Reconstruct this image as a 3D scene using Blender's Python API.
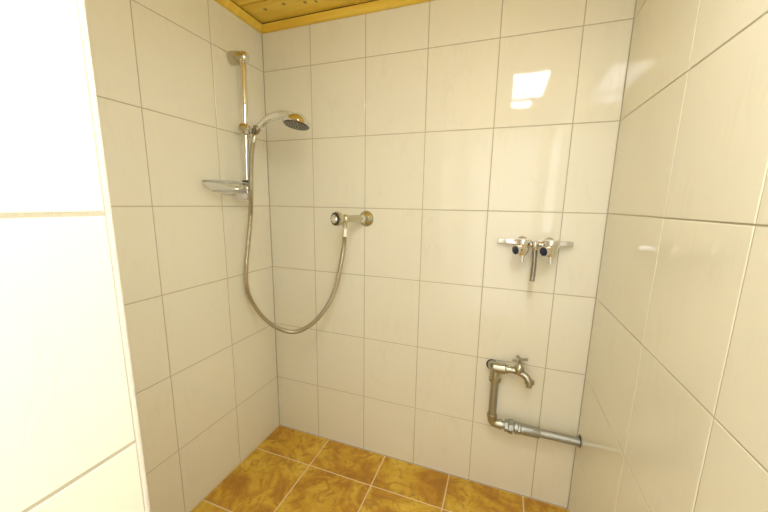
import bpy, bmesh, math, random
from mathutils import Vector, Matrix, Quaternion
random.seed(7)
for o in list(bpy.data.objects): bpy.data.objects.remove(o, do_unlink=True)
SC = bpy.context.scene
COL = SC.collection

# ------------------------------------------------------------------ camera, world, exposure
cam = bpy.data.cameras.new('camera'); co = bpy.data.objects.new('camera', cam); COL.objects.link(co)
yaw, pitch, roll = -0.346, -0.1778, 0.0167
Fv = Vector((math.sin(yaw)*math.cos(pitch), math.cos(yaw)*math.cos(pitch), math.sin(pitch)))
R0 = Vector((math.cos(yaw), -math.sin(yaw), 0)); U0 = R0.cross(Fv)
Rv = R0*math.cos(roll)+U0*math.sin(roll); Uv = -R0*math.sin(roll)+U0*math.cos(roll)
M = Matrix((Rv, Uv, -Fv)).transposed().to_4x4(); M.translation = Vector((1.0777, -1.3238, 1.2103))
co.matrix_world = M
cam.sensor_width = 36; cam.lens = 326.2891/768*36
cam.shift_x = -0.7124/768; cam.shift_y = 6.2009/768
cam.clip_start = 0.02; cam.clip_end = 50
SC.camera = co
w = bpy.data.worlds.new('world'); SC.world = w; w.use_nodes = True
w.node_tree.nodes['Background'].inputs[0].default_value = (1, .97, .92, 1)
w.node_tree.nodes['Background'].inputs[1].default_value = 0.3
SC.view_settings.view_transform = 'Standard'; SC.view_settings.look = 'None'
SC.view_settings.gamma = 1; SC.view_settings.use_curve_mapping = False
SC.view_settings.exposure = 0.0
LAMP = 27.0            # radiance of the ceiling lamp's diffusers
LAMP_COL = (.98, .985, 1.0)
FILL_WINDOW = 2.1             # glow of the unseen window added in the right wall as fill light
FILL_DOOR = 1.2              # glow of the unseen door added behind the camera as fill light

# ------------------------------------------------------------------ dimensions (metres)
S = 1.2
XR = 1.4093; XP = 0.6395; YP = -1.0711; ZC = 1.975; YREAR = -2.0
ROWS = [0, .289, .589, .889, 1.189, 1.489, 1.789, 2.089]

# ------------------------------------------------------------------ materials
def mat(name):
    m = bpy.data.materials.new(name); m.use_nodes = True
    nt = m.node_tree; b = nt.nodes['Principled BSDF']
    return m, nt, b
def N(nt, t, **k):
    n = nt.nodes.new(t)
    for a, v in k.items():
        if a in n.inputs.keys() if isinstance(a, str) else False: n.inputs[a].default_value = v
        else: setattr(n, a, v)
    return n
def plain(name, col, rough=.5, metal=0, spec=.5, bump=0, bscale=80, emis=None, es=0, coat=0):
    m, nt, b = mat(name)
    b.inputs['Base Color'].default_value = (*col, 1); b.inputs['Roughness'].default_value = rough
    b.inputs['Metallic'].default_value = metal; b.inputs['Specular IOR Level'].default_value = spec
    b.inputs['Coat Weight'].default_value = coat
    if emis: b.inputs['Emission Color'].default_value = (*emis, 1); b.inputs['Emission Strength'].default_value = es
    tc = N(nt, 'ShaderNodeTexCoord'); no = N(nt, 'ShaderNodeTexNoise'); no.inputs['Scale'].default_value = bscale
    nt.links.new(tc.outputs['Object'], no.inputs['Vector'])
    # faint procedural variation of roughness
    mr = N(nt, 'ShaderNodeMapRange'); mr.inputs['To Min'].default_value = max(rough*.8, .01); mr.inputs['To Max'].default_value = min(rough*1.25+.01, 1)
    nt.links.new(no.outputs['Fac'], mr.inputs['Value']); nt.links.new(mr.outputs['Result'], b.inputs['Roughness'])
    if bump:
        bp = N(nt, 'ShaderNodeBump'); bp.inputs['Strength'].default_value = bump; bp.inputs['Distance'].default_value = .002
        nt.links.new(no.outputs['Fac'], bp.inputs['Height']); nt.links.new(bp.outputs['Normal'], b.inputs['Normal'])
    return m

def wall_tile_mat():
    m, nt, b = mat('glazed_wall_tile')
    uv = N(nt, 'ShaderNodeUVMap'); uv.uv_map = 'UVMap'
    mp = N(nt, 'ShaderNodeMapping'); mp.inputs['Scale'].default_value = (7, 1.6, 1); mp.inputs['Rotation'].default_value = (0, 0, .35)
    n1 = N(nt, 'ShaderNodeTexNoise'); n1.inputs['Scale'].default_value = 2.2; n1.inputs['Detail'].default_value = 6; n1.inputs['Distortion'].default_value = 1.2
    nt.links.new(uv.outputs['UV'], mp.inputs['Vector']); nt.links.new(mp.outputs['Vector'], n1.inputs['Vector'])
    r1 = N(nt, 'ShaderNodeValToRGB'); e = r1.color_ramp.elements
    e[0].position = .45; e[0].color = (0, 0, 0, 1); e[1].position = .5; e[1].color = (1, 1, 1, 1)
    x = e.new(.54); x.color = (0, 0, 0, 1)
    nt.links.new(n1.outputs['Fac'], r1.inputs['Fac'])
    n2 = N(nt, 'ShaderNodeTexNoise'); n2.inputs['Scale'].default_value = 6; n2.inputs['Detail'].default_value = 3
    nt.links.new(uv.outputs['UV'], n2.inputs['Vector'])
    r2 = N(nt, 'ShaderNodeMapRange'); r2.inputs['From Min'].default_value = .45; r2.inputs['From Max'].default_value = .75; r2.inputs['To Max'].default_value = .4
    nt.links.new(n2.outputs['Fac'], r2.inputs['Value'])
    mu = N(nt, 'ShaderNodeMath'); mu.operation = 'MULTIPLY'
    nt.links.new(r1.outputs['Color'], mu.inputs[0]); nt.links.new(r2.outputs['Result'], mu.inputs[1])
    mx = N(nt, 'ShaderNodeMix'); mx.data_type = 'RGBA'
    mx.inputs[6].default_value = (*TILE, 1); mx.inputs[7].default_value = (TILE[0]*.9, TILE[1]*.86, TILE[2]*.8, 1)
    nt.links.new(mu.outputs[0], mx.inputs[0]); nt.links.new(mx.outputs[2], b.inputs['Base Color'])
    b.inputs['Roughness'].default_value = .05; b.inputs['Specular IOR Level'].default_value = .5
    n3 = N(nt, 'ShaderNodeTexNoise'); n3.inputs['Scale'].default_value = 14; n3.inputs['Detail'].default_value = 1
    nt.links.new(uv.outputs['UV'], n3.inputs['Vector'])
    bp = N(nt, 'ShaderNodeBump'); bp.inputs['Strength'].default_value = .05; bp.inputs['Distance'].default_value = .004
    nt.links.new(n3.outputs['Fac'], bp.inputs['Height']); nt.links.new(bp.outputs['Normal'], b.inputs['Normal'])
    return m
TILE = (.912, .878, .725)

def floor_tile_mat():
    m, nt, b = mat('ochre_floor_tile')
    uv = N(nt, 'ShaderNodeUVMap'); uv.uv_map = 'UVMap'
    n1 = N(nt, 'ShaderNodeTexNoise'); n1.inputs['Scale'].default_value = 6; n1.inputs['Detail'].default_value = 9; n1.inputs['Roughness'].default_value = .62; n1.inputs['Distortion'].default_value = .9
    n2 = N(nt, 'ShaderNodeTexNoise'); n2.inputs['Scale'].default_value = 17; n2.inputs['Detail'].default_value = 6; n2.inputs['Distortion'].default_value = 2
    for n in (n1, n2): nt.links.new(uv.outputs['UV'], n.inputs['Vector'])
    r1 = N(nt, 'ShaderNodeValToRGB'); e = r1.color_ramp.elements
    e[0].position = .32; e[0].color = (.40, .18, .018, 1)
    e[1].position = .68; e[1].color = (.82, .58, .085, 1)
    x = e.new(.45); x.color = (.58, .30, .03, 1)
    x = e.new(.54); x.color = (.70, .44, .045, 1)
    nt.links.new(n1.outputs['Fac'], r1.inputs['Fac'])
    r2 = N(nt, 'ShaderNodeMapRange'); r2.inputs['From Min'].default_value = .5; r2.inputs['From Max'].default_value = .66; r2.inputs['To Max'].default_value = .7
    nt.links.new(n2.outputs['Fac'], r2.inputs['Value'])
    mx = N(nt, 'ShaderNodeMix'); mx.data_type = 'RGBA'; mx.inputs[7].default_value = (.42, .19, .02, 1)
    nt.links.new(r2.outputs['Result'], mx.inputs[0]); nt.links.new(r1.outputs['Color'], mx.inputs[6]); nt.links.new(mx.outputs[2], b.inputs['Base Color'])
    b.inputs['Roughness'].default_value = .42
    bp = N(nt, 'ShaderNodeBump'); bp.inputs['Strength'].default_value = .3; bp.inputs['Distance'].default_value = .002
    nt.links.new(n1.outputs['Fac'], bp.inputs['Height']); nt.links.new(bp.outputs['Normal'], b.inputs['Normal'])
    return m

def wood_mat(name, knots=()):
    m, nt, b = mat(name)
    tc = N(nt, 'ShaderNodeTexCoord')
    mp = N(nt, 'ShaderNodeMapping'); mp.inputs['Scale'].default_value = (1.5, 22, 22)
    nt.links.new(tc.outputs['Object'], mp.inputs['Vector'])
    n1 = N(nt, 'ShaderNodeTexNoise'); n1.inputs['Scale'].default_value = 2; n1.inputs['Detail'].default_value = 5; n1.inputs['Distortion'].default_value = .8
    nt.links.new(mp.outputs['Vector'], n1.inputs['Vector'])
    r = N(nt, 'ShaderNodeValToRGB'); e = r.color_ramp.elements
    e[0].position = .3; e[0].color = (.88, .56, .05, 1); e[1].position = .7; e[1].color = (.97, .73, .12, 1)
    nt.links.new(n1.outputs['Fac'], r.inputs['Fac'])
    last = r.outputs['Color']
    fac = None
    for k in knots:
        d = N(nt, 'ShaderNodeVectorMath'); d.operation = 'DISTANCE'; d.inputs[1].default_value = k
        nt.links.new(tc.outputs['Object'], d.inputs[0])
        mr = N(nt, 'ShaderNodeMapRange'); mr.inputs['From Min'].default_value = .005; mr.inputs['From Max'].default_value = .010
        mr.inputs['To Min'].default_value = .8; mr.inputs['To Max'].default_value = 0
        nt.links.new(d.outputs['Value'], mr.inputs['Value'])
        if fac is None: fac = mr.outputs['Result']
        else:
            mm = N(nt, 'ShaderNodeMath'); mm.operation = 'MAXIMUM'; nt.links.new(fac, mm.inputs[0]); nt.links.new(mr.outputs['Result'], mm.inputs[1]); fac = mm.outputs[0]
    if fac is not None:
        mx = N(nt, 'ShaderNodeMix'); mx.data_type = 'RGBA'; mx.inputs[7].default_value = (.22, .09, .015, 1)
        nt.links.new(fac, mx.inputs[0]); nt.links.new(last, mx.inputs[6]); last = mx.outputs[2]
    nt.links.new(last, b.inputs['Base Color'])
    b.inputs['Roughness'].default_value = .4
    return m

def clear_mat(name, tint=(.93, .95, .93), op=.2):
    m, nt, b = mat(name)
    tr = N(nt, 'ShaderNodeBsdfTransparent'); tr.inputs[0].default_value = (*tint, 1)
    b.inputs['Base Color'].default_value = (.8, .82, .8, 1); b.inputs['Roughness'].default_value = .08
    mx = N(nt, 'ShaderNodeMixShader'); fr = N(nt, 'ShaderNodeFresnel'); fr.inputs[0].default_value = 1.5
    ad = N(nt, 'ShaderNodeMath'); ad.operation = 'ADD'; ad.use_clamp = True; ad.inputs[1].default_value = op
    hf = N(nt, 'ShaderNodeMath'); hf.operation = 'MULTIPLY'; hf.inputs[1].default_value = .35
    nt.links.new(fr.outputs[0], hf.inputs[0]); nt.links.new(hf.outputs[0], ad.inputs[0]); nt.links.new(ad.outputs[0], mx.inputs[0])
    nt.links.new(tr.outputs[0], mx.inputs[1]); nt.links.new(b.outputs[0], mx.inputs[2])
    nt.links.new(mx.outputs[0], nt.nodes['Material Output'].inputs['Surface'])
    return m

M_TILE = wall_tile_mat()
M_GROUT = plain('wall_grout', (.54, .49, .35), .8, bump=.4, bscale=400)
M_EDGE = plain('tile_edge_trim', (.80, .76, .64), .25)
M_FLOOR = floor_tile_mat()
M_FGROUT = plain('floor_grout', (.85, .70, .42), .8, bump=.4, bscale=400)
M_WOOD = wood_mat('pine_boards', [(.106, -.103, ZC), (.2006, -.1108, ZC), (.2869, -.0932, ZC), (.3312, -.0853, ZC), (.48, -.30, ZC), (.9, -.5, ZC), (.7, -.8, ZC), (1.2, -.4, ZC)])
M_MOLD = wood_mat('pine_moulding')
M_GAP = plain('dark_gap', (.10, .045, .012), .9)
M_CHROME = plain('chrome', (.80, .80, .79), .07, 1)
M_CHROME2 = plain('toned_chrome', (.60, .57, .44), .22, 1)  # chrome darkened and warmed in colour to stand for brownish reflections
M_STEEL = plain('galvanised_steel', (.44, .46, .43), .42, 1, bump=.3, bscale=300)
M_BRASS = plain('grey_brass_fitting', (.46, .45, .36), .3, 1, bump=.2, bscale=300)
M_HOLD = plain('dark_chrome', (.34, .31, .26), .15, 1)
M_HOSE = plain('metal_hose', (.50, .47, .36), .3, 1)
M_DARK = plain('dark_rubber', (.05, .045, .04), .5)
M_NOZ = plain('nozzle_plate', (.10, .095, .08), .4)
M_NOZL = plain('nozzle_rubber', (.5, .49, .45), .5)
M_BLUE = plain('dark_blue_reflection', (.012, .018, .06), .15)  # dark reflection of the chrome handles, put into a blue-black colour
M_WHITEP = plain('white_plastic', (.82, .80, .76), .3)
M_CLEAR = clear_mat('clear_plastic', (.985, .985, .975), .03)
M_CLEARR = clear_mat('clear_plastic_rim', (.9, .91, .88), .3)
M_DIFF = plain('lamp_diffuser', (.9, .9, .9), .4, emis=LAMP_COL, es=LAMP)
M_PAINT = plain('white_paint', (.82, .80, .76), .5)
M_FILL_DOOR = plain('fill_door_glow', (.9, .9, .9), .4, emis=(.95, .98, 1.04), es=FILL_DOOR)
M_FILL_WINDOW = plain('fill_window_glow', (.9, .9, .9), .4, emis=(.95, .98, 1.04), es=FILL_WINDOW)

# ------------------------------------------------------------------ mesh helpers
def obj(name, bm, m, parent=None, smooth=False, mats=None):
    me = bpy.data.meshes.new(name)
    bmesh.ops.recalc_face_normals(bm, faces=bm.faces)
    bm.to_mesh(me); bm.free()
    for mm in (mats or [m]): me.materials.append(mm)
    if smooth:
        me.polygons.foreach_set('use_smooth', [True]*len(me.polygons))
        me.set_sharp_from_angle(angle=math.radians(35))
    o = bpy.data.objects.new(name, me); COL.objects.link(o)
    if parent is not None:
        o.parent = parent; o.matrix_parent_inverse = Matrix.Identity(4)
        # child geometry is written in world coordinates: bring it into the parent's frame
        M0 = Matrix.Identity(4); q = parent
        while q is not None: M0 = q.matrix_basis@M0; q = q.parent
        me.transform(M0.inverted())
    return o
def tag(o, label=None, cat=None, group=None, kind=None):
    if label: o['label'] = label
    if cat: o['category'] = cat
    if group: o['group'] = group
    if kind: o['kind'] = kind
    return o
def thing(name, label, cat, loc, group=None):
    o = bpy.data.objects.new(name, None); COL.objects.link(o); o.location = loc; o.empty_display_size = .05
    bpy.context.view_layer.update()
    return tag(o, label, cat, group)
def frame(d):
    d = Vector(d).normalized(); up = Vector((0, 0, 1)) if abs(d.z) < .9 else Vector((1, 0, 0))
    a = d.cross(up).normalized(); b = a.cross(d).normalized()
    return d, a, b
def lathe(bm, o, d, prof, n=28, caps=True, ribs=0, ribamp=0, mi=0):
    """prof: list of (distance along the axis, radius)"""
    o = Vector(o); d, a, b = frame(d); rings = []
    for t, r in prof:
        ring = []
        for k in range(n):
            an = 2*math.pi*k/n; rr = r
            if ribs: rr = r*(1+ribamp*math.cos(ribs*an))
            ring.append(bm.verts.new(o+d*t+(a*math.cos(an)+b*math.sin(an))*rr))
        rings.append(ring)
    for i in range(len(rings)-1):
        for k in range(n):
            f = bm.faces.new((rings[i][k], rings[i][(k+1) % n], rings[i+1][(k+1) % n], rings[i+1][k])); f.material_index = mi
    if caps:
        bm.faces.new(rings[0]).material_index = mi; bm.faces.new(rings[-1]).material_index = mi
def catmull(pts, sub):
    P = [Vector(p) for p in pts]; P = [P[0]*2-P[1]]+P+[P[-1]*2-P[-2]]; out = []
    for i in range(1, len(P)-2):
        for k in range(sub):
            t = k/sub; a, b, c, d = P[i-1:i+3]
            out.append(.5*((2*b)+(c-a)*t+(2*a-5*b+4*c-d)*t*t+(3*b-a-3*c+d)*t**3))
    out.append(P[-2]); return out
def tube(bm, pts, rad, n=16, caps=True, sx=1, sy=1):
    """rad: number or list of radii per point"""
    pts = [Vector(p) for p in pts]; rings = []
    d0 = (pts[1]-pts[0]).normalized(); _, a, b = frame(d0)
    for i, p in enumerate(pts):
        d = ((pts[min(i+1, len(pts)-1)]-pts[max(i-1, 0)])).normalized()
        q = d0.rotation_difference(d); a = (q@a); a = (a-d*a.dot(d)).normalized(); b = d.cross(a); d0 = d
        r = rad[i] if isinstance(rad, (list, tuple)) else rad
        rings.append([bm.verts.new(p+(a*math.cos(2*math.pi*k/n)*sx+b*math.sin(2*math.pi*k/n)*sy)*r) for k in range(n)])
    for i in range(len(rings)-1):
        for k in range(n): bm.faces.new((rings[i][k], rings[i][(k+1) % n], rings[i+1][(k+1) % n], rings[i+1][k]))
    if caps: bm.faces.new(rings[0]); bm.faces.new(rings[-1])
def box(bm, lo, hi, bev=0, mi=0, seg=2):
    lo = Vector(lo); hi = Vector(hi)
    r = bmesh.ops.create_cube(bm, size=1, matrix=Matrix.Translation((lo+hi)/2)@Matrix.Diagonal((*(hi-lo), 1)))
    fs = set()
    for v in r['verts']: fs.update(v.link_faces)
    if bev:
        es = set(); [es.update(f.edges) for f in fs]
        bmesh.ops.bevel(bm, geom=list(es), offset=bev, segments=seg, affect='EDGES', profile=.6)
    for f in fs:
        if f.is_valid: f.material_index = mi
def sphere(bm, c, r, sc=(1, 1, 1), n=20):
    bmesh.ops.create_uvsphere(bm, u_segments=n, v_segments=n//2, radius=r, matrix=Matrix.Translation(c)@Matrix.Diagonal((*sc, 1)))

def tiled(name, mt, mg, origin, ua, va, na, us, vs, gap=.003, bev=.0012, back=.10, lift=.0022, ext=(.03, .03)):
    """a tiled plane: tiles between the joint positions us x vs, grout bed behind, and the wall's own thickness"""
    O = Vector(origin); ua, va, na = Vector(ua), Vector(va), Vector(na)
    bm = bmesh.new(); uvl = bm.loops.layers.uv.new('UVMap')
    P = lambda u, v, n: O+ua*u+va*v+na*n
    def quad(c, mi, uvs=None):
        f = bm.faces.new([bm.verts.new(x) for x in c]); f.material_index = mi
        if uvs:
            for l, q in zip(f.loops, uvs): l[uvl].uv = q
    for i in range(len(us)-1):
        for j in range(len(vs)-1):
            g = gap/2; u0, u1, v0, v1 = us[i]+g, us[i+1]-g, vs[j]+g, vs[j+1]-g
            if u1-u0 < .004 or v1-v0 < .004: continue
            ou, ov = random.random()*40, random.random()*40
            t = [random.uniform(-.00022, .00022) for _ in range(4)]
            outer = [(u0, v0), (u1, v0), (u1, v1), (u0, v1)]
            inner = [(u0+bev, v0+bev), (u1-bev, v0+bev), (u1-bev, v1-bev), (u0+bev, v1-bev)]
            A = [P(u, v, -lift) for u, v in outer]; B = [P(u, v, -bev*.6) for u, v in outer]
            # the face is a true plane with a tiny random tilt
            t[3] = t[0]+t[2]-t[1]
            Cc = [P(u, v, tt) for (u, v), tt in zip(inner, t)]
            uvo = [(ou+u, ov+v) for u, v in outer]; uvi = [(ou+u, ov+v) for u, v in inner]
            quad(Cc, 0, uvi)
            for k in range(4):
                l = (k+1) % 4
                quad([B[k], B[l], Cc[l], Cc[k]], 0, [uvo[k], uvo[l], uvi[l], uvi[k]])
                quad([A[k], A[l], B[l], B[k]], 0, [uvo[k], uvo[l], uvo[l], uvo[k]])
    u0, u1, v0, v1 = us[0]-ext[0], us[-1]+ext[1], vs[0], vs[-1]
    g = -.0013
    lo = [P(u0, v0, g), P(u1, v0, g), P(u1, v1, g), P(u0, v1, g)]; hi = [P(u0, v0, -back), P(u1, v0, -back), P(u1, v1, -back), P(u0, v1, -back)]
    quad(lo, 1); quad(hi[::-1], 1)
    for k in range(4): quad([lo[k], lo[(k+1) % 4], hi[(k+1) % 4], hi[k]], 1)
    me = bpy.data.meshes.new(name); bm.normal_update()
    # make every face look along the side it should
    bm.to_mesh(me); bm.free(); me.materials.append(mt); me.materials.append(mg)
    o = bpy.data.objects.new(name, me); COL.objects.link(o); o['kind'] = 'structure'
    return o

# ------------------------------------------------------------------ the room
XB = [0]+[.2473+.25644*i for i in range(5)]+[XR]
o = tiled('wall_back', M_TILE, M_GROUT, (0, 0, 0), (1, 0, 0), (0, 0, 1), (0, -1, 0), XB, ROWS)
YL = [0]+[.2866+.2836*i for i in range(3)]; YL = YL+[-YP]
o = tiled('wall_left', M_TILE, M_GROUT, (0, 0, 0), (0, -1, 0), (0, 0, 1), (1, 0, 0), YL, ROWS)
YRr = [0]+[.4297+.2834*i for i in range(6)]+[-YREAR]
o = tiled('wall_right', M_TILE, M_GROUT, (XR, 0, 0), (0, -1, 0), (0, 0, 1), (-1, 0, 0), YRr, ROWS)
# the nearer stretch of the left side: a partition that stands 64 cm into the room
YPa = [-YP+.0]+[-YP+.2836*i for i in range(1, 4)]+[-YREAR]
o = tiled('wall_partition', M_TILE, M_GROUT, (XP, 0, 0), (0, -1, 0), (0, 0, 1), (1, 0, 0), YPa, [r+(.004 if r else 0) for r in ROWS], gap=.0048, back=.09, ext=(0, .03))
o = tiled('wall_return', M_TILE, M_GROUT, (0, YP, 0), (1, 0, 0), (0, 0, 1), (0, 1, 0), [0, .128, .384, XP-.001], ROWS, back=.09, ext=(.03, 0))
bm = bmesh.new(); box(bm, (XP-.008, YP-.0015, 0), (XP+.0012, YP+.0045, ZC), .002)
tag(obj('trim_1', bm, M_EDGE), kind='structure')
# rear end of the shower room, behind the camera: white wall with an unseen glowing door added for fill light
bm = bmesh.new(); box(bm, (XP-.1, YREAR-.1, 1.90), (XR+.1, YREAR, ZC+.1)); box(bm, (XP-.1, YREAR-.1, 0), (XP+.03, YREAR, 1.90)); box(bm, (XR-.03, YREAR-.1, 0), (XR+.1, YREAR, 1.90))
tag(obj('wall_rear', bm, M_PAINT), kind='structure')
d = bpy.data.objects.new('fill_door_1', None); COL.objects.link(d); d.location = (1.024, YREAR, 0); tag(d, kind='structure')
bpy.context.view_layer.update()
bm = bmesh.new(); x0, x1, z1 = XP+.031, XR-.031, 1.899
box(bm, (x0, YREAR-.06, 0.002), (x0+.05, YREAR-.02, z1), .003); box(bm, (x1-.05, YREAR-.06, 0.002), (x1, YREAR-.02, z1), .003)
box(bm, (x0+.0505, YREAR-.06, z1-.05), (x1-.0505, YREAR-.02, z1), .003); box(bm, (x0+.0505, YREAR-.06, .002), (x1-.0505, YREAR-.02, .10), .003)
obj('fill_door_frame', bm, M_PAINT, d)
bm = bmesh.new(); box(bm, (x0+.051, YREAR-.045, .101), (x1-.051, YREAR-.035, z1-.051)); obj('fill_door_pane', bm, M_FILL_DOOR, d)
bm = bmesh.new(); tube(bm, [(x0+.03, YREAR-.02, 1.0), (x0+.03, YREAR+.03, 1.0), (x0+.13, YREAR+.03, 1.0)], .009); obj('fill_door_handle', bm, M_CHROME, d, True)

# unseen glowing window added in the right wall for fill light, outside the frame
WY0, WY1, WZ0, WZ1 = -1.85, -1.20, 1.02, 1.72
wn = bpy.data.objects.new('fill_window_1', None); COL.objects.link(wn); wn.location = (XR, (WY0+WY1)/2, WZ0); tag(wn, kind='structure')
bpy.context.view_layer.update()
bm = bmesh.new()
box(bm, (XR-.014, WY0-.03, WZ0-.03), (XR+.001, WY1+.03, WZ0), .002); box(bm, (XR-.014, WY0-.03, WZ1), (XR+.001, WY1+.03, WZ1+.03), .002)
box(bm, (XR-.014, WY0-.03, WZ0+.0005), (XR+.001, WY0, WZ1-.0005), .002); box(bm, (XR-.014, WY1, WZ0+.0005), (XR+.001, WY1+.03, WZ1-.0005), .002)
obj('fill_window_frame', bm, M_PAINT, wn)
bm = bmesh.new(); box(bm, (XR-.007, WY0+.0005, WZ0+.0005), (XR+.001, WY1-.0005, WZ1-.0005)); obj('fill_window_pane', bm, M_FILL_WINDOW, wn)

# floor
fx = [0]+[.3091+.3107*i for i in range(4)]; fx = [x for x in fx if x < XR-.01]+[XR]
fy = [0]+[.1832+.3107*i for i in range(9)]; fy = [y for y in fy if y < -YREAR-.01]+[-YREAR]
tiled('floor', M_FLOOR, M_FGROUT, (0, 0, 0), (1, 0, 0), (0, -1, 0), (0, 0, 1), fx, fy, gap=.0055, bev=.001, lift=.0014)

# ceiling of tongue-and-groove boards running along the back wall
bm = bmesh.new(); y = 0.0; ys = [0, -.148]
while ys[-1] > YREAR: ys.append(ys[-1]-.136)
for a, b in zip(ys[:-1], ys[1:]):
    box(bm, (-.05, b+.003, ZC), (XR+.05, a-.003, ZC+.018), .003, 0, 1)
box(bm, (-.08, YREAR-.08, ZC+.006), (XR+.08, .08, ZC+.05), 0, 1)
tag(obj('ceiling', bm, None, mats=[M_WOOD, M_GAP]), kind='structure')
def mould(name, p0, p1, inward, cut=True):
    p0, p1, iw = Vector(p0), Vector(p1), Vector(inward); bm = bmesh.new()
    prof = [(.0005, 1.945), (.008, 1.944), (.014, 1.947), (.023, 1.961), (.026, 1.9675), (.0245, 1.970), (.0005, 1.970)]
    L = (p1-p0).normalized(); rings = []
    for p, sg in ((p0, 1), (p1, -1)):
        ring = [bm.verts.new(Vector((p.x, p.y, 0))+iw*n+L*sg*(n if cut else 0)+Vector((0, 0, z))) for n, z in prof]
        rings.append(ring)
    k = len(prof)
    for i in range(k): bm.faces.new((rings[0][i], rings[0][(i+1) % k], rings[1][(i+1) % k], rings[1][i]))
    bm.faces.new(rings[0]); bm.faces.new(rings[1])
    for fc in bm.faces: fc.material_index = 0
    a = Vector((p0.x, p0.y, 0))+L*(.012 if cut else 0); b2 = Vector((p1.x, p1.y, 0))-L*(.012 if cut else 0)
    q = [a+iw*.001, a+iw*.021, b2+iw*.021, b2+iw*.001]
    lo4 = [bm.verts.new(v+Vector((0, 0, 1.9702))) for v in q]; hi4 = [bm.verts.new(v+Vector((0, 0, ZC-.0002))) for v in q]
    for fl in [lo4, hi4]+[[lo4[i], lo4[(i+1) % 4], hi4[(i+1) % 4], hi4[i]] for i in range(4)]: bm.faces.new(fl).material_index = 1  # dark strip above the moulding, coloured as the shadow in the crease
    return tag(obj(name, bm, None, mats=[M_MOLD, M_GAP]), kind='structure')
mould('trim_2', (0, 0, 0), (XR, 0, 0), (0, -1, 0))
mould('trim_3', (0, YP, 0), (0, 0, 0), (1, 0, 0))
mould('trim_4', (XR, 0, 0), (XR, YREAR, 0), (-1, 0, 0))
mould('trim_5', (XP, YREAR, 0), (XP, YP, 0), (1, 0, 0), False)

# ------------------------------------------------------------------ ceiling lamp (above the camera; seen as the reflection in the tiles)
lamp = thing('ceiling_lamp', 'flat rectangular white ceiling lamp on the pine boards above the shower room', 'ceiling lamp', (1.16, -1.22, ZC))
bm = bmesh.new(); box(bm, (1.045, -1.580, ZC-.016), (1.278, -.850, ZC), .004); obj('lamp_housing', bm, M_WHITEP, lamp)
for lo, hi in (((1.068, -1.300), (1.256, -.870)), ((1.062, -1.560), (1.195, -1.420))):
    bm = bmesh.new(); box(bm, (lo[0], lo[1], ZC-.021), (hi[0], hi[1], ZC-.0155), .0015); obj('diffuser', bm, M_DIFF, lamp)

# ------------------------------------------------------------------ shower rail
RX = .05
rt = Vector((RX, -.181, 1.775)); rb = Vector((RX, -.198, 1.245)); rd = (rt-rb).normalized()
rail = thing('shower_rail', 'vertical chrome shower rail with slider on the left tiled wall', 'shower rail', rb)
bm = bmesh.new(); lathe(bm, rb, rt-rb, [(0, .0130), ((rt-rb).length, .0130)], 28); obj('pole', bm, M_CHROME, rail, True)
bm = bmesh.new(); lathe(bm, (0.0008, rt.y-.012, rt.z-.003), (.05, .012, .003), [(0, .0235), (.004, .0255), (.030, .0240), (.056, .0215), (.062, .0190)], 32)
obj('wall_bracket', bm, M_CHROME2, rail, True)
bm = bmesh.new(); lathe(bm, (rt.x+.002, rt.y, rt.z-.020), (0, 0, 1), [(0, .0145), (.004, .0185), (.03, .0195), (.037, .016), (.041, .006)], 28)
lathe(bm, (.05, rt.y, rt.z), (1, 0, 0), [(0, .0175), (.016, .017), (.021, .013), (.023, .005)], 28)
obj('end_cap', bm, M_CHROME, rail, True)
bm = bmesh.new(); lathe(bm, (0.0005, rb.y, rb.z+.012), (1, 0, 0), [(0, .020), (.006, .020), (.012, .013), (.045, .011)], 28)
lathe(bm, (RX, rb.y, rb.z-.004), (0, 0, 1), [(0, .013), (.004, .0165), (.030, .0165), (.034, .0135)], 28)
obj('wall_bracket', bm, M_CHROME, rail, True)
# slider
sc = Vector((RX, -.1895, 1.497))
bm = bmesh.new()
lathe(bm, sc-rd*.020, rd, [(0, .0150), (.004, .0200), (.036, .0200), (.040, .0150)], 28)
lathe(bm, sc, (.45, -.9, .12), [(0, .013), (.02, .013), (.030, .011)], 24)
lathe(bm, sc, (.85, .45, 0), [(0, .010), (.035, .010)], 24)
sl = obj('slider', bm, M_CHROME, rail, True)
bm = bmesh.new(); lathe(bm, sc+Vector((.45, -.9, .12)).normalized()*.018, (.45, -.9, .12), [(0, .0165), (.003, .0205), (.013, .0205), (.017, .016), (.018, .006)], 40, ribs=10, ribamp=.05)
kb = obj('knob', bm, M_CHROME, rail, True)

# ------------------------------------------------------------------ hand shower in the slider
hc = sc+Vector((.037, .018, .0))                    # the conical socket
hold = bmesh.new()
ax0 = Vector((.55, .03, .80)).normalized()
lathe(hold, hc-ax0*.018, ax0, [(0, .0105), (.004, .0135), (.032, .0165), (.036, .0150)], 28)
obj('holder', hold, M_HOLD, rail, True)
hs = thing('hand_shower', 'chrome hand shower with round spray head angled down from its holder', 'hand shower', hc)
hp = catmull([hc-ax0*.014, hc+ax0*.016, (0.1203, -0.172, 1.5196), (0.1537, -0.175, 1.5378), (0.1969, -0.18, 1.5457), (0.2393, -0.186, 1.5442), (0.2741, -0.19, 1.5335)], 8)
n = len(hp); rr = [.0095+.0055*min(1, i/(n*.45)) if i < n*.75 else .0150+.008*((i-n*.75)/(n*.25)) for i in range(n)]
bm = bmesh.new(); tube(bm, hp, rr, 20); obj('handle', bm, M_CHROME, hs, True)
hd = Vector((-.07, -.17, -.96)).normalized()        # spray direction
hcen = Vector((.305, -.200, 1.502))
bm = bmesh.new(); lathe(bm, hcen, -hd, [(-.003, .0500), (.0005, .0535), (.006, .0535), (.016, .0475), (.027, .036), (.036, .024), (.041, .012), (.042, .001)], 40)
obj('spray_head', bm, M_CHROME, hs, True)
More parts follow.
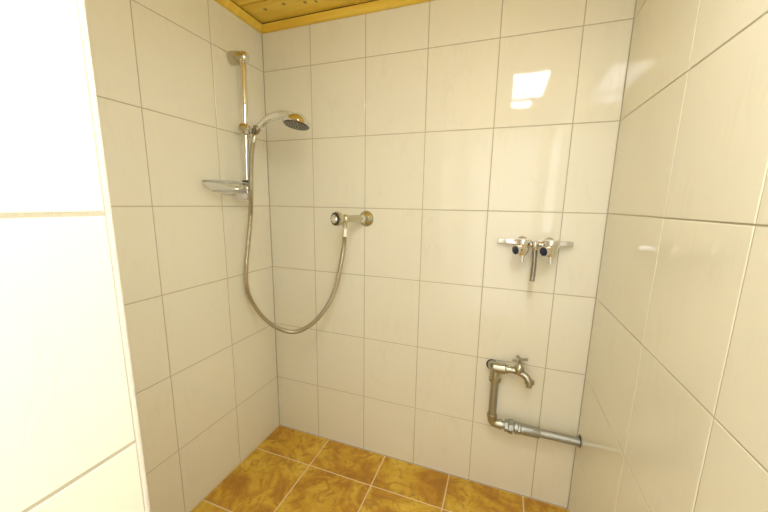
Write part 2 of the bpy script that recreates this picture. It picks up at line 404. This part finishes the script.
bm = bmesh.new(); lathe(bm, hcen, -hd, [(-.0055, .0455), (-.0025, .048)], 40)
sf = obj('spray_face', bm, M_NOZ, hs, True)
bm = bmesh.new(); _, ha, hb = frame(hd)
for ring, cnt in ((.009, 5), (.020, 10), (.030, 15), (.040, 20)):
    for k in range(cnt):
        an = 2*math.pi*k/cnt+ring*40
        lathe(bm, hcen+hd*.005+(ha*math.cos(an)+hb*math.sin(an))*ring, hd, [(0, .0020), (.0025, .0012)], 8)
tag(obj('nozzles', bm, M_NOZL, sf, True), 'pale rubber spray nozzles', kind='stuff')

# ------------------------------------------------------------------ hose
HOSE = [ (0.0830, -0.1731, 1.4767), (0.0760, -0.1881, 1.4192), (0.0840, -0.2091, 1.3370), (0.0960, -0.2292, 1.2358), (0.0860, -0.2273, 1.1544), (0.0620, -0.2207, 1.0481), (0.0400, -0.2189, 0.9377), (0.0330, -0.2180, 0.8474), (0.0440, -0.2070, 0.7771), (0.0820, -0.1862, 0.7007), (0.1430, -0.1698, 0.6514), (0.2200, -0.1510, 0.6323), (0.2991, -0.1420, 0.6694), (0.3718, -0.1340, 0.7460), (0.4225, -0.1260, 0.8438), (0.4504, -0.1200, 0.9664), (0.4614, -0.1160, 1.0382), (0.4648, -0.1150, 1.0758) ]
hose = thing('shower_hose', 'flexible metal shower hose hanging in a loop from slider to valve', 'hose', (.21, -.148, .612))
HP = catmull(HOSE, 60)
rad = [.0092+.0010*math.sin(i*2*math.pi/5) for i in range(len(HP))]
bm = bmesh.new(); tube(bm, HP, rad, 12); obj('hose_tube', bm, M_HOSE, hose, True)
bm = bmesh.new(); q = (HP[25]-HP[0]).normalized(); lathe(bm, HP[0]-q*.006, q, [(0, .009), (.003, .0100), (.034, .0088), (.037, .0075)], 20); obj('hose_nut', bm, M_CHROME, hose, True)
bm = bmesh.new(); q = (HP[-1]-HP[-40]).normalized(); lathe(bm, HP[-1]-q*.006, q, [(0, .0098), (.003, .0108), (.018, .0118), (.036, .0118)], 6); obj('hose_nut', bm, M_CHROME, hose, False)

# ------------------------------------------------------------------ shower valve
vA = Vector((.512, 0, 1.144)); vB = Vector((.447, -.165, 1.147)); vd = (vB-vA).normalized(); vl = (vB-vA).length
sv = thing('shower_valve', 'chrome shower valve with ribbed round knob above the hose loop', 'shower valve', vA)
bm = bmesh.new(); lathe(bm, (vA.x, -.0008, vA.z), (0, -1, 0), [(0, .0335), (.003, .0340), (.008, .031), (.014, .023), (.020, .0165)], 36); obj('wall_flange', bm, M_CHROME2, sv, True)
bm = bmesh.new(); lathe(bm, vA+vd*.010, vd, [(0, .0125), (.012, .0125), (.0125, .0175), (.030, .0175), (.031, .0135)], 6); obj('union_nut', bm, M_CHROME, sv)
bm = bmesh.new(); lathe(bm, vA+vd*.038, vd, [(0, .0130), (.002, .0150), (.078, .0150), (.081, .0185), (.092, .0185), (.096, .015), (.104, .0145)], 32)
ot = vA+vd*.124
lathe(bm, ot, (0, 0, -1), [(0, .0125), (.020, .0125), (.024, .0105), (.036, .0100)], 24)
obj('valve_body', bm, M_CHROME2, sv, True)
bm = bmesh.new(); lathe(bm, vA+vd*(vl-.030), vd, [(0, .0155), (.004, .0235), (.012, .0275), (.024, .0275), (.0275, .0262), (.0280, .0215)], 72, ribs=12, ribamp=.05)
kn = obj('knob', bm, M_CHROME2, sv, True)
bm = bmesh.new(); lathe(bm, vA+vd*(vl-.0020), vd, [(0, .0240), (.0020, .0250), (.004, .0235), (.0042, .017)], 72, ribs=12, ribamp=.07); obj('dark_ring', bm, M_DARK, kn, True)
bm = bmesh.new(); lathe(bm, vA+vd*(vl-.001), vd, [(0, .0175), (.005, .0175), (.0085, .0140), (.0078, .009), (.0060, .008), (.0060, .001)], 36); obj('knob_cap', bm, M_CHROME, kn, True)

# ------------------------------------------------------------------ soap dish clipped to the rail
sd = thing('soap_dish', 'clear plastic soap dish clipped to the foot of the shower rail', 'soap dish', (.055, -.27, 1.222))
def dish(bm, inner):
    n = 48; rings = []
    for t, dz in ((0, 0), (.35, .004), (.6, .010), (.85, .021), (.97, .031), (1.0, .037), (1.01, .052)):
        ring = []
        for k in range(n):
            an = 2*math.pi*k/n; c, s = math.cos(an), math.sin(an)
            sup = lambda q: math.copysign(abs(q)**.8, q)
            ring.append(bm.verts.new((.055+.046*sup(s)*max(t, .02), -.305+.100*sup(c)*max(t, .02)-(.016*(1-t)*-1), 1.230+dz)))
        rings.append(ring)
    for i in range(len(rings)-1):
        for k in range(n): bm.faces.new((rings[i][k], rings[i][(k+1) % n], rings[i+1][(k+1) % n], rings[i+1][k]))
    bm.faces.new(rings[0])
bm = bmesh.new(); dish(bm, 0); o = obj('bowl', bm, M_CLEAR, sd, True)
bm = bmesh.new(); sup = lambda q: math.copysign(abs(q)**.8, q)
pts = [(.055+.047*sup(math.sin(2*math.pi*k/60)), -.305+.101*sup(math.cos(2*math.pi*k/60)), 1.282) for k in range(61)]
tube(bm, pts, .0028, 8); obj('rim', bm, M_CLEARR, sd, True)
pts = [(.055+.034*sup(math.sin(2*math.pi*k/60)), -.297+.075*sup(math.cos(2*math.pi*k/60)), 1.2475) for k in range(61)]
bm = bmesh.new(); tube(bm, pts, .0020, 8); obj('rim', bm, M_CLEARR, sd, True)
bm = bmesh.new(); lathe(bm, (RX+.002, -.226, 1.214), (0, 0, 1), [(0, .014), (.004, .024), (.014, .031), (.026, .034), (.028, .031), (.016, .026)], 36)
tag(obj('clip_cup', bm, M_WHITEP, sd, True), 'pale plastic clip cup')
bm = bmesh.new(); lathe(bm, rb+rd*.033, rd, [(0, .0165), (.002, .0185), (.016, .0185), (.018, .0165)], 24); tag(obj('clip_ring', bm, M_DARK, sd, True), 'dark clip ring')

# ------------------------------------------------------------------ wall mixer on its flat bar
mx = thing('wall_mixer', 'chrome two-handle wall mixer on a flat bar with hanging spout', 'mixer tap', (1.188, 0, 1.078))
bm = bmesh.new(); box(bm, (1.062, -.026, 1.070), (1.314, -.0005, 1.088), .003); obj('mounting_bar', bm, M_CHROME, mx, True)
bm = bmesh.new(); lathe(bm, (1.115, -.058, 1.077), (1, 0, 0), [(0, .011), (.002, .0125), (.148, .0125), (.150, .011)], 24)
lathe(bm, (1.188, -.066, 1.077), (0, 0, -1), [(-.012, .009), (-.009, .0125), (.012, .0125), (.018, .009)], 24); obj('mixer_body', bm, M_CHROME, mx, True)
for x in (1.146, 1.236):
    bm = bmesh.new()
    lathe(bm, (x, -.026, 1.078), (0, -1, 0), [(0, .0220), (.004, .0225), (.010, .0175), (.040, .0165), (.062, .0150)], 28)
    lathe(bm, (x+.002, -.070, 1.062), (0, 0, 1), [(-.026, .006), (-.024, .015), (-.010, .0205), (.012, .0240), (.026, .0285), (.032, .0275), (.034, .020)], 28)
    vb = obj('valve', bm, M_CHROME, mx, True)
    bm = bmesh.new(); hdv = Vector((-.80, -.60, -.14)).normalized()
    lathe(bm, (x-.003, -.080, 1.060), hdv, [(0, .012), (.010, .0165), (.020, .0190), (.025, .0180)], 32)
    hn = obj('handle', bm, M_CHROME, mx, True)
    bm = bmesh.new(); lathe(bm, Vector((x-.003, -.080, 1.060))+hdv*.0245, hdv, [(0, .0155), (.003, .0145), (.0055, .009), (.006, .001)], 28); tag(obj('handle_reflection', bm, M_BLUE, hn, True), 'dark blue cap standing for the reflection on the handle')
    bm = bmesh.new(); lathe(bm, (x+.004, -.074, 1.040), (0, 0, -1), [(0, .0075), (.010, .0075), (.011, .0055), (.028, .0055)], 16); obj('lower_stem', bm, M_CHROME, mx, True)
bm = bmesh.new(); tube(bm, catmull([(1.188, -.066, 1.066), (1.1885, -.068, 1.045), (1.190, -.070, 1.01), (1.189, -.072, .965), (1.1875, -.074, .945)], 8), [.0085]*32+[.0078], 18); obj('spout', bm, M_HOLD, mx, True)  # darker chrome puts the spout's dark reflections into its colour

# ------------------------------------------------------------------ water pipe low on the wall
PY = -.044
pipe = thing('water_pipe', 'surface-mounted steel water pipe turning down and right into the side wall', 'pipe', (1.09, 0, .30))
PT = Vector((1.092, PY, .578)); PB = Vector((1.092, PY, .324))
bm = bmesh.new(); lathe(bm, (1.076, -.0008, .568), (0, -1, 0), [(0, .0225), (.003, .0225), (.006, .020)], 28); tag(obj('wall_rosette', bm, M_DARK, pipe, True), 'dark ring where the elbow leaves the wall')
bm = bmesh.new(); tube(bm, catmull([(1.078, -.002, .570), (1.080, -.022, .574), (1.088, PY+.008, .579)], 6), .0185, 20)
lathe(bm, (1.078, PY, .580), (1, 0, 0), [(0, .012), (.004, .021), (.040, .0215), (.048, .0215), (.050, .015)], 24)
lathe(bm, (1.092, PY, .585), (0, 0, -1), [(0, .015), (.030, .0195), (.048, .0195), (.050, .0225), (.062, .0225), (.064, .016)], 24)
obj('tee_fitting', bm, M_BRASS, pipe, True)
bm = bmesh.new(); lathe(bm, (1.092, PY, .540), (0, 0, -1), [(0, .0150), (.173, .0150)], 24); obj('vertical_pipe', bm, M_STEEL, pipe, True)
bm = bmesh.new()
lathe(bm, (1.092, PY, .377), (0, 0, -1), [(0, .0155), (.001, .0200), (.010, .0200), (.012, .0175)], 24)
tube(bm, catmull([(1.092, PY, .369), (1.093, PY, .353), (1.099, PY, .3425), (1.110, PY, .338), (1.126, PY, .338)], 6), .0178, 20)
lathe(bm, (1.122, PY, .338), (1, 0, 0), [(0, .0178), (.001, .0200), (.010, .0200), (.011, .0165)], 24)
obj('elbow_fitting', bm, M_BRASS, pipe, True)
bm = bmesh.new()
lathe(bm, (1.130, PY, .338), (1, 0, 0), [(0, .0130), (.014, .0130)], 24)
lathe(bm, (1.142, PY, .338), (1, 0, 0), [(0, .0215), (.001, .0235), (.013, .0235), (.014, .0210)], 6)
lathe(bm, (1.156, PY, .338), (1, 0, 0), [(0, .0260), (.002, .0280), (.016, .0280), (.018, .0260)], 8)
lathe(bm, (1.175, PY, .338), (1, 0, 0), [(0, .0165), (.004, .0165), (.005, .0240), (.016, .0240), (.017, .0165)], 24)
lathe(bm, (1.192, PY, .338), (1, 0, 0), [(0, .0180), (.001, .0215), (.009, .0225), (.010, .0170)], 6)
obj('union_coupling', bm, M_STEEL, pipe, False)
bm = bmesh.new(); lathe(bm, (1.202, PY, .338), (1, 0, 0), [(0, .0185), (.002, .0205), (.068, .0205), (.071, .0185), (.0715, .0155)], 28); obj('sleeve', bm, M_STEEL, pipe, True)
bm = bmesh.new(); lathe(bm, (1.265, PY, .338), (1, 0, 0), [(0, .0155), (XR-1.265-.0008, .0155)], 28); obj('horizontal_pipe', bm, M_STEEL, pipe, True)
bm = bmesh.new()
lathe(bm, (XR-.0008, PY-.001, .344), (-1, 0, 0), [(-.0002, .0240), (.0006, .0240)], 9)
tag(obj('wall_hole', bm, M_DARK, pipe), 'dark ragged hole around the pipe end')

# ------------------------------------------------------------------ water tap screwed into the tee
tp = thing('water_tap', 'small old garden-type water tap with cross handle above the pipe', 'tap', (1.124, PY, .580))
ty = PY
bm = bmesh.new()
lathe(bm, (1.1245, ty, .580), (1, 0, 0), [(0, .0135), (.004, .0135), (.005, .0165), (.013, .0165), (.014, .0125), (.050, .0120)], 20)
tube(bm, catmull([(1.160, ty, .580), (1.176, ty-.001, .579), (1.192, ty-.004, .572), (1.204, ty-.009, .565), (1.212, ty-.013, .556), (1.2145, ty-.015, .547)], 6), [.0140]*6+[.0150]*6+[.0130]*19, 18)
obj('tap_body', bm, M_BRASS, tp, True)
bm = bmesh.new(); lathe(bm, (1.215, ty-.015, .560), (0, 0, -1), [(0, .014), (.003, .0175), (.014, .0180), (.018, .0135), (.020, .0110), (.030, .0105), (.031, .007)], 20); obj('outlet', bm, M_BRASS, tp, True)
bm = bmesh.new(); lathe(bm, (1.176, ty-.001, .577), (0.02, 0, 1), [(0, .0170), (.010, .0190), (.020, .0190), (.023, .0170), (.030, .0125), (.034, .0090), (.040, .0085), (.040, .0045), (.052, .0040)], 20); obj('bonnet', bm, M_BRASS, tp, True)
bm = bmesh.new(); c = Vector((1.177, ty-.001, .628))
lathe(bm, c-Vector((0, 0, .004)), (0, 0, 1), [(0, .006), (.002, .008), (.008, .008), (.011, .005)], 16)
for an in (.35, .35+math.pi/2):
    dv = Vector((math.cos(an), math.sin(an), .05)); tube(bm, [c-dv*.026, c-dv*.02, c+dv*.02, c+dv*.026], [.003, .0052, .0052, .003], 12)
    for s in (-1, 1): sphere(bm, c+dv*.024*s, .0062, n=12)
obj('cross_handle', bm, M_BRASS, tp, True)
